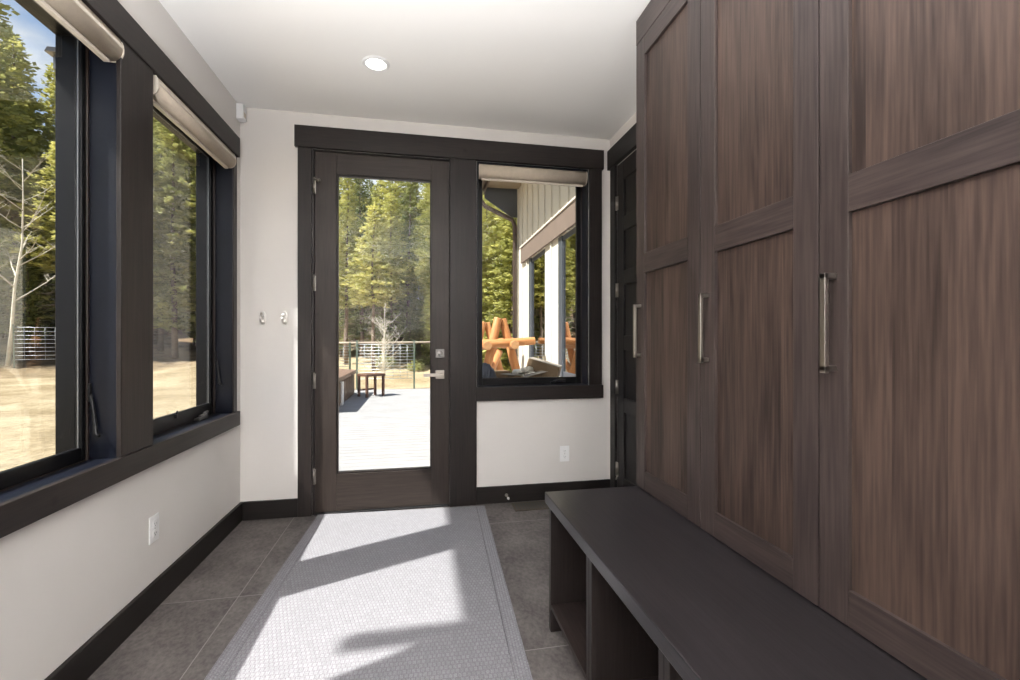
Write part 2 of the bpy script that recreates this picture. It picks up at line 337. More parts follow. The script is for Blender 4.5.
# ---- left windows
def left_window(idx, y0, y1, label, crank):
    w = empty('window_%d' % idx, (LXo, (y0 + y1) / 2, WZ0 - .02), label=label, cat='window', kind=S)
    h = (y1 - y0) / 2; z0 = 0; z1 = WZ1 - WZ0 + .02; X = lambda x: x - LXo
    def ring(a, b, ins0, ins1, za0=0, dz=0):
        m = MB(); i0, i1 = ins0, ins1
        m.box(a, b, -h + i0, -h + i1, z0 + i0, z1 - i0).box(a, b, h - i1, h - i0, z0 + i0, z1 - i0)
        m.box(a, b, -h + i1, h - i1, z0 + i0, z0 + i1 + dz).box(a, b, -h + i1, h - i1, z1 - i1, z1 - i0)
        return m
    jb = MB().box(X(-1.235), X(LX) , -h, -h + .012, .018, z1).box(X(-1.235), X(LX), h - .012, h, .018, z1).box(X(-1.235), X(LX), -h + .012, h - .012, z1 - .012, z1)
    jb.build('jamb', M['winjamb'], w, bevel=.002)
    MB().box(X(-1.235), X(LX + .012), -h, h, 0, .02).build('window_sill', M['winjamb'], w, bevel=.003)
    ring(X(-1.268), X(-1.235), 0, .020).build('window_frame', M['winbrown'], w, bevel=.003)
    ring(X(LXo), X(-1.268), 0, .03).build('outer_frame', M['winframe'], w, bevel=.004)
    g1 = .042 if idx == 1 else .064
    ring(X(-1.262), X(-1.240), .020, g1, dz=.03).build('sash', M['winframe'], w, bevel=.004)
    ring(X(-1.254), X(-1.250), g1, g1 + .0035, dz=0).build('pane_spacer', M['gasket'], w)
    MB().box(X(-1.256), X(-1.252), -h + .041, h - .041, .07, z1 - .041).build('glass', M['glass_left'], w)
    if crank:
        c = MB().box(X(-1.236), X(-1.205), .17, .27, .021, .036).box(X(-1.222), X(-1.206), .19, .275, .036, .05)
        c.tube([(X(-1.214), .265, .045), (X(-1.2), .25, .062), (X(-1.195), .20, .06)], [.007, .006, .008], 8)
        c.build('crank_handle', M['pewter'], w, bevel=.002)
        l = MB().box(X(-1.24), X(-1.228), -.035, -.02, .07, .09).tube([(X(-1.234), -.027, .088), (X(-1.232), -.022, .108)], .004, 6)
        l.build('sash_latch', M['blackmetal'], w)
    l = MB().box(X(-1.234), X(-1.226), h - .022, h - .012, .33, .40).tube([(X(-1.226), h - .02, .36), (X(-1.215), h - .022, .30), (X(-1.205), h - .026, .21), (X(-1.190), h - .03, .20)], [.006, .006, .007, .005], 8)
    if not crank: l.xf(Matrix.Translation((0, 0, -.09)))
    l.build('lock_lever', M['blackmetal'], w)
    return w
left_window(1, A0, A1, 'black framed window nearest the camera on the left wall', False)
left_window(2, B0, B1, 'black framed crank window next to the corner on the left wall', True)

# ---- back window
w3 = empty('window_3', ((W0 + W1) / 2, BYo, .82), label='dark framed crank window beside the glazed door', cat='window', kind=S)
h = (W1 - W0) / 2; Y = lambda y: y - BYo; z1 = DZ - .82
def ringx(a, b, i0, i1, dz=0):
    m = MB(); m.box(-h + i0, -h + i1, a, b, i0, z1 - i0).box(h - i1, h - i0, a, b, i0, z1 - i0)
    m.box(-h + i1, h - i1, a, b, i0, i1 + dz).box(-h + i1, h - i1, a, b, z1 - i1, z1 - i0); return m
MB().box(-h, -h + .012, Y(BY), Y(3.40), .015, z1).box(h - .012, h, Y(BY), Y(3.40), .015, z1).box(-h + .012, h - .012, Y(BY), Y(3.40), z1 - .012, z1).build('jamb', M['winjamb'], w3, bevel=.002)
MB().box(-h, h, Y(BY), Y(3.40), 0, .015).build('window_sill', M['winjamb'], w3, bevel=.002)
ringx(Y(3.40), Y(3.42), 0, .016).build('window_frame', M['winbrown'], w3, bevel=.002)
ringx(Y(3.43), Y(BYo), 0, .022).build('outer_frame', M['winframe'], w3, bevel=.003)
ringx(Y(3.405), Y(3.428), .016, .055, dz=.012).build('sash', M['winframe'], w3, bevel=.003)
MB().box(-h + .054, h - .054, Y(3.414), Y(3.418), .066, z1 - .054).build('glass', M['glass'], w3)
c = MB().box(.155, .27, Y(3.375), Y(3.40), .018, .034).tube([(.17, Y(3.375), .034), (.20, Y(3.365), .05), (.265, Y(3.365), .045)], [.008, .007, .009], 8)
c.build('crank_handle', M['blackmetal'], w3, bevel=.002)
MB().box(-h - .012, 1.353 - (W0 + W1) / 2, Y(BY) - .03, Y(BY), -.083, .015).build('sill_apron', M['trim_x'], w3, bevel=.003)

# ---- glazed door
dr = empty('door_1', (D0, BY, 0), label='dark wooden glazed door to the sunny deck', cat='door', kind=S)
def dX(x): return x - D0
gx0, gx1, gz0, gz1 = -.548, .087, .262, 2.293
dy0, dy1 = .008, .053
dl = MB().box(dX(-.685), dX(gx0), dy0, dy1, .012, 2.435).box(dX(gx1), dX(.209), dy0, dy1, .012, 2.435)
dl.build('stile', M['door_z'], dr, bevel=.002)
dl = MB().box(dX(gx0), dX(gx1), dy0, dy1, .012, gz0).box(dX(gx0), dX(gx1), dy0, dy1, gz1, 2.435)
dl.build('rail', M['door_x'], dr, bevel=.002)
st = MB().box(dX(gx0), dX(gx0 + .010), dy0 + .006, dy1 - .004, gz0, gz1).box(dX(gx1 - .01), dX(gx1), dy0 + .006, dy1 - .004, gz0, gz1)
st.box(dX(gx0), dX(gx1), dy0 + .006, dy1 - .004, gz0, gz0 + .012).box(dX(gx0), dX(gx1), dy0 + .006, dy1 - .004, gz1 - .01, gz1)
st.build('glazing_bead', M['trim_z'], dr, bevel=.002)
MB().box(dX(gx0 + .009), dX(gx1 - .009), .026, .032, gz0 + .011, gz1 - .009).build('glass', M['glass'], dr)
fr = MB().box(dX(D0), dX(-.688), 0, .19, 0, DZ).box(dX(.2105), dX(D1), 0, .19, 0, DZ).box(dX(-.688), dX(.2105), .001, .19, 2.438, DZ)
fr.build('door_frame', M['trim_z'], dr)
MB().box(dX(-.688), dX(.2105), -.015, .19, 0, .012).build('threshold', M['blackmetal'], dr, bevel=.003)
for z in (2.2, 1.55, .895, .255):
    hg = MB().tube([(.013, -.004, z - .05), (.013, -.004, z + .05)], .006, 10).box(.004, .022, .0, .008, z - .05, z + .05)
    hg.tube([(.013, -.004, z + .05), (.013, -.004, z + .058)], [.007, .004], 10)
    if z > 2: hg.tube([(.013, -.006, z + .045), (.04, -.02, z + .028)], .004, 8).tube([(.038, -.018, z + .03), (.052, -.03, z + .032)], .010, 10)
    hg.build('hinge', M['nickel'], dr)
px = dX(.145)
db = MB().box(px - .03, px + .03, -.007, dy0, 1.046, 1.106).lathe([(0, -.03), (.016, -.03), (.017, -.028), (.019, -.006)], (px, 0, 1.076), 20, 'y').box(px - .005, px + .005, -.038, -.028, 1.062, 1.092)
db.build('deadbolt', M['pewter'], dr, bevel=.002)
lv = empty('door_handle', (px, 0, .928)); lv.parent = dr
MB().box(-.03, .03, -.007, dy0, -.03, .03).build('rose', M['nickel'], lv, bevel=.002)
MB().tube([(.005, -.006, 0), (.005, -.05, 0)], .010, 14).box(-.115, .016, -.062, -.050, -.011, .011).build('lever', M['nickel'], lv, bevel=.002)

# ---- right panelled door (mostly hidden by the cabinets)
d2 = empty('door_2', (RX, RD1, 0), label='dark six panel door behind the cabinets', cat='door', kind=S)
lw_ = RD1 - RD0
q = MB().box(.012, .05, -lw_ + .006, -.006, .01, 2.432)
for z0, z1_ in ((.20, .66), (.76, 1.24), (1.34, 1.72), (1.82, 2.32)):   # raised members around recessed panels
    pass
fr = MB(); X0, X1 = -.004, .012
fr.box(X0, X1, -.115, -.006, .01, 2.432).box(X0, X1, -lw_ + .006, -lw_ + .115, .01, 2.432).box(X0, X1, -lw_ / 2 - .05, -lw_ / 2 + .05, .01, 2.432)
for a, b in ((.01, .20), (.66, .76), (1.1, 1.2), (1.56, 1.66), (1.94, 2.04), (2.30, 2.432)):
    fr.box(X0, X1, -lw_ / 2 + .05, -.115, a, b).box(X0, X1, -lw_ + .115, -lw_ / 2 - .05, a, b)
q.build('door_panel', M['dark_z'], d2); fr.build('door_face', M['dark_z'], d2, bevel=.003)
MB().box(0, .17, -.005, 0, 0, 2.44).box(0, .17, -lw_, -lw_ + .005, 0, 2.44).build('door_frame', M['dark_z'], d2)
for z in (2.16, 1.53, .83, .235):
    MB().tube([(-.009, -.006, z - .05), (-.009, -.006, z + .05)], .006, 10).box(-.006, -.003, -.03, -.0, z - .05, z + .05).build('hinge', M['nickel'], d2)
MB().tube([(-.006, -.03, .21), (-.03, -.045, .17)], .005, 8).build('hinge_stop', M['nickel'], d2)

# ---- window shades
def shade(loc, length, axis, label, face):
    s = empty('window_shade', loc, label=label, cat='window shade', group=None)
    # profile (u = into the room, v = up)
    prof = [(0, .0)] + [(.034 + .034 * math.sin(a), .045 - .045 * math.cos(a)) for a in [math.radians(q) for q in range(0, 100, 12)]] + [(.066, .066), (.058, .088), (.0, .088)]
    def P(p): return [(u * face, v) for u, v in p]
    hl = length / 2
    if axis == 'y':
        MB().prism(P(prof), 'y', -hl + .006, hl - .006, True).build('cassette', M['fabric'], s)
        for sg in (-1, 1):
            MB().prism(P([(u * 1.03, v * 1.02 - .001) for u, v in prof]), 'y', sg * hl - (.006 if sg > 0 else 0), sg * hl + (.006 if sg < 0 else 0)).build('end_cap', M['fabric2'], s)
        MB().box(.012 * face, .032 * face, -hl + .02, hl - .02, -.013, -.0005).build('bottom_rail', M['fabric2'], s, bevel=.003)
        MB().prism([(face * a, b) for a, b in ((.0665, .05), (.0705, .053), (.0695, .064), (.0655, .064))], 'y', -hl + .006, hl - .006).build('cassette_lip', M['fabric2'], s)
    else:
        MB().prism([(face * u, v) for u, v in prof], 'x', -hl + .006, hl - .006, True).build('cassette', M['fabric'], s)
        for sg in (-1, 1):
            MB().prism([(face * u * 1.03, v * 1.02 - .001) for u, v in prof], 'x', sg * hl - (.006 if sg > 0 else 0), sg * hl + (.006 if sg < 0 else 0)).build('end_cap', M['fabric2'], s)
        MB().box(-hl + .02, hl - .02, .012 * face, .032 * face, -.013, -.0005).build('bottom_rail', M['fabric2'], s, bevel=.003)
    return s
shade((LX - .045, (A0 + A1) / 2 - .002, 2.236), A1 - A0 - .03, 'y', 'rolled up beige shade over the left window nearest the camera', 1)
shade((LX - .045, (B0 + B1) / 2, 2.236), B1 - B0 - .03, 'y', 'rolled up beige shade over the left window next to the corner', 1)
shade(((W0 + W1) / 2, BY + .045, 2.336), W1 - W0 - .03, 'x', 'rolled up beige shade over the window beside the glazed door', -1)

# ---- wall hardware
def outlet(loc, rz, label):
    o = empty('wall_outlet', loc, rz, label=label, cat='outlet')
    MB().box(-.036, .036, -.006, 0, -.058, .058).build('cover_plate', M['white'], o, bevel=.002)
    for z in (.021, -.021):
        r = MB().box(-.015, .015, -.0085, -.006, z - .0145, z + .0145).build('receptacle', M['white'], o, bevel=.003)
        MB().box(-.007, -.0052, -.0092, -.0085, z - .003, z + .006).box(.0052, .007, -.0092, -.0085, z - .003, z + .005).tube([(0, -.0085, z - .008), (0, -.0092, z - .008)], .0022, 8).build('slot', M['slot'], r)
    MB().tube([(0, -.006, 0), (0, -.0075, 0)], .003, 10).build('screw', M['nickel'], o)
outlet((1.058, BY, .329), 0, 'white outlet on the wall below the back window')
outlet((LX, 2.285, .347), math.radians(90), 'white outlet on the wall below the left windows')
def hook(x, label):
    o = empty('robe_hook', (x, BY, 1.314), label=label, cat='hook')
    pr = [(.021 * math.cos(t), .046 * math.sin(t)) for t in [2 * math.pi * i / 28 for i in range(28)]]
    MB().prism(pr, 'y', -.006, 0).build('backplate', M['chrome'], o, bevel=.002)
    MB().tube([(0, -.005, .012), (0, -.022, .014), (0, -.036, .024)], [.007, .006, .009], 12).tube([(0, -.005, -.008), (0, -.022, -.022), (0, -.040, -.024), (0, -.052, -.010), (0, -.053, .002)], [.008, .0075, .007, .007, .010], 12).build('prong', M['chrome'], o)
    MB().lathe([(0, -.012), (.008, -.011), (.012, -.006)], (0, 0, -.028), 14, 'y').build('rosette', M['chrome'], o)
hook(-1.003, 'chrome coat hook on the door wall, left one of the pair')
hook(-.872, 'chrome coat hook on the door wall, right one nearer the door')
o = empty('motion_sensor', (LX + .001, 3.243, 2.575), label='small white motion sensor in the upper left room corner', cat='sensor')
MB().prism([(0, 0), (.038, .003), (.042, .01), (.042, .092), (.038, .1), (0, .1)], 'y', -.03, .03).build('housing', M['white'], o, bevel=.004)
MB().box(.038, .043, -.02, .02, .018, .05).build('lens', M['fabric2'], o, bevel=.002)
# door stop
o = empty('door_stop', (.617, BY - .018, .055), label='small chrome door stop on the back baseboard', cat='door stop')
MB().lathe([(0, 0), (.012, 0), (.012, -.004), (.005, -.007), (.005, -.006)], (0, 0, 0), 16, 'y').build('base', M['nickel'], o)
MB().tube([(0, -.004, 0), (0, -.066, 0)], .004, 10).build('rod', M['nickel'], o)
MB().tube([(0, -.064, 0), (0, -.078, 0)], [.009, .008], 14).build('bumper', M['white'], o)
# floor register
o = empty('floor_register', (.80, 3.171, 0), label='flat bronze floor register in front of the back baseboard', cat='floor vent')
MB().box(-.155, .155, -.078, .078, 0, .004).build('grille', M['register'], o, bevel=.001)
g = MB()
for i in range(14): g.box(-.135 + i * .02, -.127 + i * .02, -.055, .055, .004, .0052)
g.build('louvres', M['slot'], o)
# recessed downlights (the visible one and its neighbours behind the camera)
def can(x, y, label, grp=None):
    o = empty('recessed_downlight', (x, y, CZ), label=label, cat='ceiling light', group=grp)
    MB().lathe([(.052, -.001), (.054, -.006), (.066, -.006), (.073, -.001), (.074, 0)], n=40).build('trim_ring', M['white'], o)
    MB().lathe([(.0, -.002), (.053, -.002)], n=40).build('lens', M['lens'], o)
    l = bpy.data.lights.new('downlight_lamp', 'SPOT'); l.energy = CAN_W; l.spot_size = math.radians(130); l.spot_blend = .8; l.shadow_soft_size = .05; l.color = (1, .95, .88)
    lo = bpy.data.objects.new('downlight_lamp', l); COL.objects.link(lo); lo.parent = o; lo.location = (0, 0, -.02)
can(-.231, 2.63, 'round white recessed downlight in the ceiling before the glazed door')
# added fill uplights, unseen behind the camera, that brighten ceiling and walls
def uplight(x, y, label):
    o = empty('fill_lamp', (x, y, 0), label=label, cat='fill lamp')
    MB().lathe([(0, .001), (.13, .001), (.13, .018), (.03, .028), (.0, .03)], n=32).build('base', M['nickel'], o)
    MB().tube([(0, 0, .02), (0, 0, .92)], .011, 12).build('pole', M['nickel'], o)
    MB().lathe([(.012, .90), (.06, .92), (.12, 1.0), (.14, 1.06), (.136, 1.06), (.115, 1.005), (.05, .93), (0, .925)], n=36).build('lamp_shade', M['nickel'], o)
    l = bpy.data.lights.new('fill_bulb', 'SPOT'); l.energy = FILL_W; l.spot_size = math.radians(146); l.spot_blend = .5; l.shadow_soft_size = .06; l.color = (.97, .98, 1.0)
    lo = bpy.data.objects.new('fill_bulb', l); COL.objects.link(lo); lo.parent = o; lo.location = (0, 0, 1.03); lo.rotation_euler = (math.pi, 0, 0)
uplight(-.45, -.22, 'added nickel fill uplight, unseen behind the camera by the left wall')
uplight(.05, -1.3, 'added nickel fill uplight, unseen behind the camera in mid room')
uplight(-.6, -2.7, 'added nickel fill uplight, unseen in the rear corner')

# ---- cabinets
CX = .896; DB, DT = .560, 2.403
def cabinet(label):
    c = empty('storage_cabinet', (CX, 0, .5555), label=label, cat='cabinet', group='tall storage cabinets over the bench')
    wd = .4535; z = lambda v: v - .5555
    b = MB().box(.022, RX - CX - .004, 0, .018, 0, z(2.51)).box(.022, RX - CX - .004, wd - .018, wd, 0, z(2.51)).box(.022, RX - CX - .004, .018, wd - .018, 0, .018).box(.022, RX - CX - .004, .018, wd - .018, z(2.49), z(2.51)).box(RX - CX - .016, RX - CX - .004, .018, wd - .018, .018, z(2.49))
    b.build('body', M['cab_z'], c)
    MB().box(0, .021, 0, wd, z(2.406), z(2.51)).build('top_fascia', M['cab_y'], c, bevel=.001)
    sw = .074; g = .0018
    d = MB().box(0, .020, g, sw, z(DB), z(DT)).box(0, .020, wd - sw, wd - g, z(DB), z(DT)).build('door', M['cab_z'], c, bevel=.0012)
    for ra, rb in ((DB, .637), (1.442, 1.522), (2.328, DT)):
        MB().box(.0, .020, sw + .0002, wd - sw - .0002, z(ra), z(rb)).build('rail', M['cab_y'], d, bevel=.0012)
    MB().box(.010, .019, sw, wd - sw, z(1.52), z(2.33)).build('panel', M['cab_panel'], d)
    MB().box(.010, .019, sw, wd - sw, z(.635), z(1.444)).build('panel', M['cab_panel'], d)
    hy = wd - .040
    hb = MB().box(-.031, -.020, hy - .007, hy + .007, z(1.098), z(1.316)).box(-.031, .0, hy - .007, hy + .007, z(1.304), z(1.316)).box(-.031, .0, hy - .007, hy + .007, z(1.102), z(1.114))
    hb.build('handle', M['nickel'], d, bevel=.0012)
    return c
labs = ['tall dark oak cabinet at the far end beside the panelled door', 'tall dark oak cabinet between its two neighbours, middle of the three',
        'tall dark oak cabinet nearest the camera, cut by the right edge', 'tall dark oak cabinet behind the camera end of the row']
c0 = cabinet(labs[0]); c0.location.y = 1.809 - .4535
for i in (1, 2, 3):
    c = copy_tree(c0); c.location.y = 1.809 - .4535 - .4535 * i; c['label'] = labs[i]

# ---- bench
be = empty('cubby_bench', (.50, 0, 0), label='long dark oak cubby bench in front of the tall cabinets', cat='bench')
bx = lambda x: x - .50
YN = -.30
MB().box(0, bx(RX - .006), YN, 1.815, .513, .555).build('bench_top', M['bench_top'], be, bevel=.003)
MB().box(bx(.518), bx(RX - .006), 1.786, 1.811, 0, .5125).build('side_panel', M['bench_side'], be, bevel=.0015)
MB().box(bx(.518), bx(RX - .006), YN + .004, YN + .03, 0, .5125).build('side_panel', M['bench_side'], be, bevel=.0015)
dv = [(1.342, 1.389), (.892, .939), (.44, .487), (0.0, .047)]
for a, b in dv:
    MB().box(bx(.518), bx(1.3), a, (a + b) / 2 - .0006, .111, .5125).box(bx(.518), bx(1.3), (a + b) / 2 + .0006, b, .111, .5125).build('divider', M['bench_side'], be, bevel=.0012)
    MB().box(bx(.518), bx(.60), a, b, 0, .0925).build('foot', M['bench_side'], be, bevel=.001)
MB().box(bx(.518), bx(1.3), YN + .031, 1.785, .093, .1105).build('shelf', M['bench_shelf'], be, bevel=.0012)
MB().box(bx(1.301), bx(1.313), YN + .031, 1.785, .11, .5125).build('back_panel', M['bench_side'], be)
MB().box(bx(.62), bx(.634), YN + .031, 1.785, 0, .0925).build('toe_kick', M['bench_side'], be)

# ---- rug
rw, rl = 1.115, 2.45
rg = empty('floor_runner', (-.155, 2.03, 0), math.radians(-2.3), label='grey waffle weave runner rug lying in front of the glazed door', cat='rug')
MB().box(-rw / 2 + .06, rw / 2 - .06, -rl / 2 + .05, rl / 2 - .02, .0005, .008).build('pile', M['rug'], rg, bevel=.002)
e_ = MB().box(-rw / 2, -rw / 2 + .058, -rl / 2, rl / 2, .0005, .0065).box(rw / 2 - .058, rw / 2, -rl / 2, rl / 2, .0005, .0065).box(-rw / 2 + .058, rw / 2 - .058, -rl / 2, -rl / 2 + .048, .0005, .0065).box(-rw / 2 + .058, rw / 2 - .058, rl / 2 - .018, rl / 2, .0005, .0065)
e_.build('border', M['rug_edge'], rg, bevel=.002)

# =================================================================== OUTSIDE
M['deck'] = wood('deck_boards', srgb(138, 136, 135), srgb(158, 156, 155), 'x', .7, spec=.2, contrast=1.3)
M['siding'] = plain('cream_siding', srgb(206, 200, 185), .7, noise=.02, nscale=5)
M['extbrown'] = plain('brown_exterior_trim', srgb(112, 98, 88), .6, noise=.06)
M['gutter'] = plain('dark_brown_gutter', srgb(84, 72, 66), .4, .2)
M['soffit'] = plain('soffit_boards', srgb(150, 135, 112), .7, noise=.08)
M['roof'] = plain('roof_metal', srgb(110, 105, 100), .5, .3)
M['frame_grey'] = plain('exterior_window_frame', srgb(70, 74, 80), .4)
M['log'] = wood('peeled_log', srgb(158, 104, 62), srgb(192, 136, 88), 'z', .45, contrast=.9)
M['logend'] = plain('log_end_grain', srgb(176, 132, 90), .7, noise=.15, nscale=30)
M['carton'] = plain('brown_cardboard', srgb(120, 98, 74), .8, noise=.08, nscale=6)
M['carton2'] = plain('grey_cardboard', srgb(138, 130, 120), .8, noise=.06)
M['paper'] = plain('packing_paper', srgb(205, 200, 190), .8)
M['tubwood'] = plain('tub_side_panel', srgb(104, 82, 66), .6, noise=.12, nscale=5)
M['tubcover'] = plain('tub_cover_vinyl', srgb(120, 96, 82), .5, noise=.06)
M['stool'] = plain('stool_wood', srgb(96, 66, 52), .5, noise=.1)
M['fencewire'] = plain('galvanised_wire', srgb(190, 194, 196), .45, .5)
M['fencepost'] = plain('green_steel_post', srgb(92, 106, 92), .6)
M['postwood'] = plain('weathered_post', srgb(150, 138, 122), .8, noise=.1)
M['bark'] = plain('pine_bark', srgb(128, 112, 98), .9, noise=.25, nscale=6)
M['palebark'] = plain('aspen_bark', srgb(205, 196, 178), .8, noise=.12, nscale=9)
M['deadtwig'] = plain('dead_twigs', srgb(138, 124, 110), .9, noise=.15)
def needle(name, a, b):
    m, t, bs = new_mat(name); L = t.links
    tc = N(t, 'ShaderNodeTexCoord'); oi = N(t, 'ShaderNodeObjectInfo')
    n = N(t, 'ShaderNodeTexNoise'); n.inputs['Scale'].default_value = 1.6; n.inputs['Detail'].default_value = 4; L.new(tc.outputs['Object'], n.inputs[0])
    ad = N(t, 'ShaderNodeMath', operation='MULTIPLY_ADD'); ad.inputs[1].default_value = .35; L.new(oi.outputs['Random'], ad.inputs[0]); L.new(n.outputs[0], ad.inputs[2])
    r = N(t, 'ShaderNodeValToRGB'); r.color_ramp.elements[0].position = .42; r.color_ramp.elements[1].position = .86
    r.color_ramp.elements[0].color = a; r.color_ramp.elements[1].color = b; L.new(ad.outputs[0], r.inputs[0])
    L.new(r.outputs[0], bs.inputs['Base Color']); bs.inputs['Roughness'].default_value = .6; bs.inputs['Specular IOR Level'].default_value = .25
    tl = N(t, 'ShaderNodeBsdfTranslucent'); L.new(r.outputs[0], tl.inputs[0]); ms = N(t, 'ShaderNodeMixShader'); ms.inputs[0].default_value = .3
    o = t.nodes['Material Output']; L.new(bs.outputs[0], ms.inputs[1]); L.new(tl.outputs[0], ms.inputs[2]); L.new(ms.outputs[0], o.inputs[0])
    return m
M['needle'] = needle('pine_needles', srgb(126, 132, 74), srgb(214, 208, 128))
M['needle_dark'] = needle('spruce_needles', srgb(100, 110, 72), srgb(184, 184, 118))

# ---- terrain
def gz(x, y):
    d = math.hypot(x, y)
    base = -.30 + .02 * math.sin(x * .7) * math.sin(y * .5)
    if y > 0:
        k = max(0, y - 16.5); base += k * .13 * min(1, max(0, (x + 12) / 6)) + .0
    r = max(0, d - 27); base += r * .16 * (1 - min(1, max(0, (x + 12) / 6)))
    return base
def terrain():
    nx, ny = 130, 130; x0, x1, y0, y1 = -70, 45, -14, 80
    vs = []; fs = []
    for j in range(ny + 1):
        for i in range(nx + 1):
            x = x0 + (x1 - x0) * i / nx; y = y0 + (y1 - y0) * j / ny
            vs.append((x, y, gz(x, y)))
    for j in range(ny):
        for i in range(nx):
            a = j * (nx + 1) + i; fs.append((a, a + 1, a + nx + 2, a + nx + 1))
    m = MB(); m.add(vs, fs, True)
    mt, t, b = new_mat('dry_meadow'); L = t.links
    tc = N(t, 'ShaderNodeTexCoord')
    n1 = N(t, 'ShaderNodeTexNoise'); n1.inputs['Scale'].default_value = .5; n1.inputs['Detail'].default_value = 8; n1.inputs['Roughness'].default_value = .65; L.new(tc.outputs['Object'], n1.inputs[0])
    n2 = N(t, 'ShaderNodeTexNoise'); n2.inputs['Scale'].default_value = 11; n2.inputs['Detail'].default_value = 6; n2.inputs['Roughness'].default_value = .7; L.new(tc.outputs['Object'], n2.inputs[0])
    r1 = N(t, 'ShaderNodeValToRGB'); e = r1.color_ramp.elements
    e[0].position = .36; e[0].color = srgb(150, 134, 106); e[1].position = .62; e[1].color = srgb(184, 170, 142); L.new(n1.outputs[0], r1.inputs[0])
    r2 = N(t, 'ShaderNodeValToRGB'); e = r2.color_ramp.elements; e[0].position = .3; e[0].color = (.55, .53, .5, 1); e[1].position = .65; e[1].color = (1.08, 1.06, 1.03, 1); L.new(n2.outputs[0], r2.inputs[0])
    mm = N(t, 'ShaderNodeMixRGB', blend_type='MULTIPLY'); mm.inputs[0].default_value = 1; L.new(r1.outputs[0], mm.inputs[1]); L.new(r2.outputs[0], mm.inputs[2])
    # forest litter away from the clearing
    ln = N(t, 'ShaderNodeVectorMath', operation='LENGTH'); L.new(tc.outputs['Object'], ln.inputs[0])
    mr = N(t, 'ShaderNodeMapRange'); mr.inputs['From Min'].default_value = 24; mr.inputs['From Max'].default_value = 31; L.new(ln.outputs['Value'], mr.inputs['Value'])
    r3 = N(t, 'ShaderNodeValToRGB'); e = r3.color_ramp.elements; e[0].position = .4; e[0].color = srgb(84, 70, 54); e[1].position = .6; e[1].color = srgb(146, 124, 98); L.new(n1.outputs[0], r3.inputs[0])
    mf = N(t, 'ShaderNodeMixRGB'); L.new(mr.outputs[0], mf.inputs[0]); L.new(mm.outputs[0], mf.inputs[1]); L.new(r3.outputs[0], mf.inputs[2])
    L.new(mf.outputs[0], b.inputs['Base Color']); b.inputs['Roughness'].default_value = .95; b.inputs['Specular IOR Level'].default_value = .1
    bp = N(t, 'ShaderNodeBump'); bp.inputs['Strength'].default_value = .6; bp.inputs['Distance'].default_value = .08; L.new(n2.outputs[0], bp.inputs['Height']); L.new(bp.outputs[0], b.inputs['Normal'])
    return tag(m.build('ground', mt), 'dry tan meadow and forest floor around the house', 'ground', kind=S)
terrain()

# ---- deck
DKZ = -.05
dk = MB(); y = BYo + .02
while y < 11.85:
    dk.box(-3.42 if y > 7.7 else -1.75, 1.58, y, y + .138, DKZ - .03, DKZ); y += .144
tag(dk.build('deck', M['deck']), 'pale sunlit plank deck outside the glazed door', 'deck', kind=S)
tag(MB().box(-1.7, 1.58, BYo + .02, 7.8, DKZ - .22, DKZ - .035).box(-3.4, 1.58, 7.8, 11.8, DKZ - .22, DKZ - .035).build('deck_frame', M['postwood']), 'timber frame under the deck', 'deck', kind=S)

# ---- own roof eaves over the left wall
EX = -2.0; EZ = SLOPE * (.18 - EX)
rf = empty('roof', (0, 0, 0), label='roof eave of the house above the left windows', cat='roof', kind=S)
MB().box(EX + .02, LXo, REAR - .5, BYo, EZ + .02, EZ + .05).build('soffit', M['soffit'], rf)
MB().box(EX, EX + .02, REAR - .5, BYo, EZ, EZ + .2).build('fascia', M['extbrown'], rf)
MB().box(LXo, RX + .6, REAR - .5, BYo, EZ + .02, EZ + .2).build('roof_deck', M['roof'], rf)
MB().box(EX - .46, EX + .6, 1.81 - EZ / SLOPE * AZ + 0, 1.90 - EZ / SLOPE * AZ, EZ - .02, EZ + .075).build('outrigger', M['extbrown'], rf)
ew = MB().box(LXo, RX + .18, BY, BYo, CZ + .15, EZ + .02).box(LXo, LX, REAR, BYo, CZ + .15, EZ + .02)
ew.build('upper_wall', M['siding'], rf)

# ---- exterior lantern on the post between the left windows
o = empty('wall_lantern', (LXo, 2.18, 2.22), label='small grey lantern on the outside wall between the left windows', cat='lantern')
MB().box(-.012, 0, -.04, .04, .0, .12).box(-.08, -.011, -.01, .01, .07, .085).build('bracket', M['pewter'], o, bevel=.002)
MB().prism([(-.110, .085), (-.045, .085), (-.055, .105), (-.100, .105)], 'y', -.045, .045).build('cap', M['pewter'], o, bevel=.002)
MB().box(-.096, -.058, -.02, .02, .03, .0845).build('shade', M['pewter'], o, bevel=.003)

# ---- the wing of the house right of the deck
WX = 1.6; WY = 7.32
hw = empty('house_wing', (WX, BYo, 0), label='cream board and batten wing of the house right of the deck', cat='house')
def yy(v): return v - BYo
wins = [(3.95, 5.05), (5.35, 6.72)]   # openings
wins = [(4.30, 5.20), (5.79, 6.68)]
FZ0, FZ1 = .75, 2.36
TOPZ = 3.95
sd = MB()
WYL = yy(7.45)
sd.box(0, .15, 0, WYL, -.25, FZ0).box(0, .15, 0, WYL, FZ1, TOPZ)
ed = [0] + [yy(v) for w_ in wins for v in w_] + [WYL]
for a, b in zip(ed[0::2], ed[1::2]): sd.box(0, .15, a, b, FZ0, FZ1)
sd.box(.15, 5, WYL - .15, WYL, -.25, TOPZ)
v = 7.42
while v > 3.6:
    if any(a - .03 < v < b + .03 for a, b in wins): sd.box(-.02, 0, yy(v) - .022, yy(v) + .022, -.2, FZ0).box(-.02, 0, yy(v) - .022, yy(v) + .022, FZ1, TOPZ)
    else: sd.box(-.02, 0, yy(v) - .022, yy(v) + .022, -.2, TOPZ)
    v -= .325
sdo = sd.build('siding', M['siding'], hw)
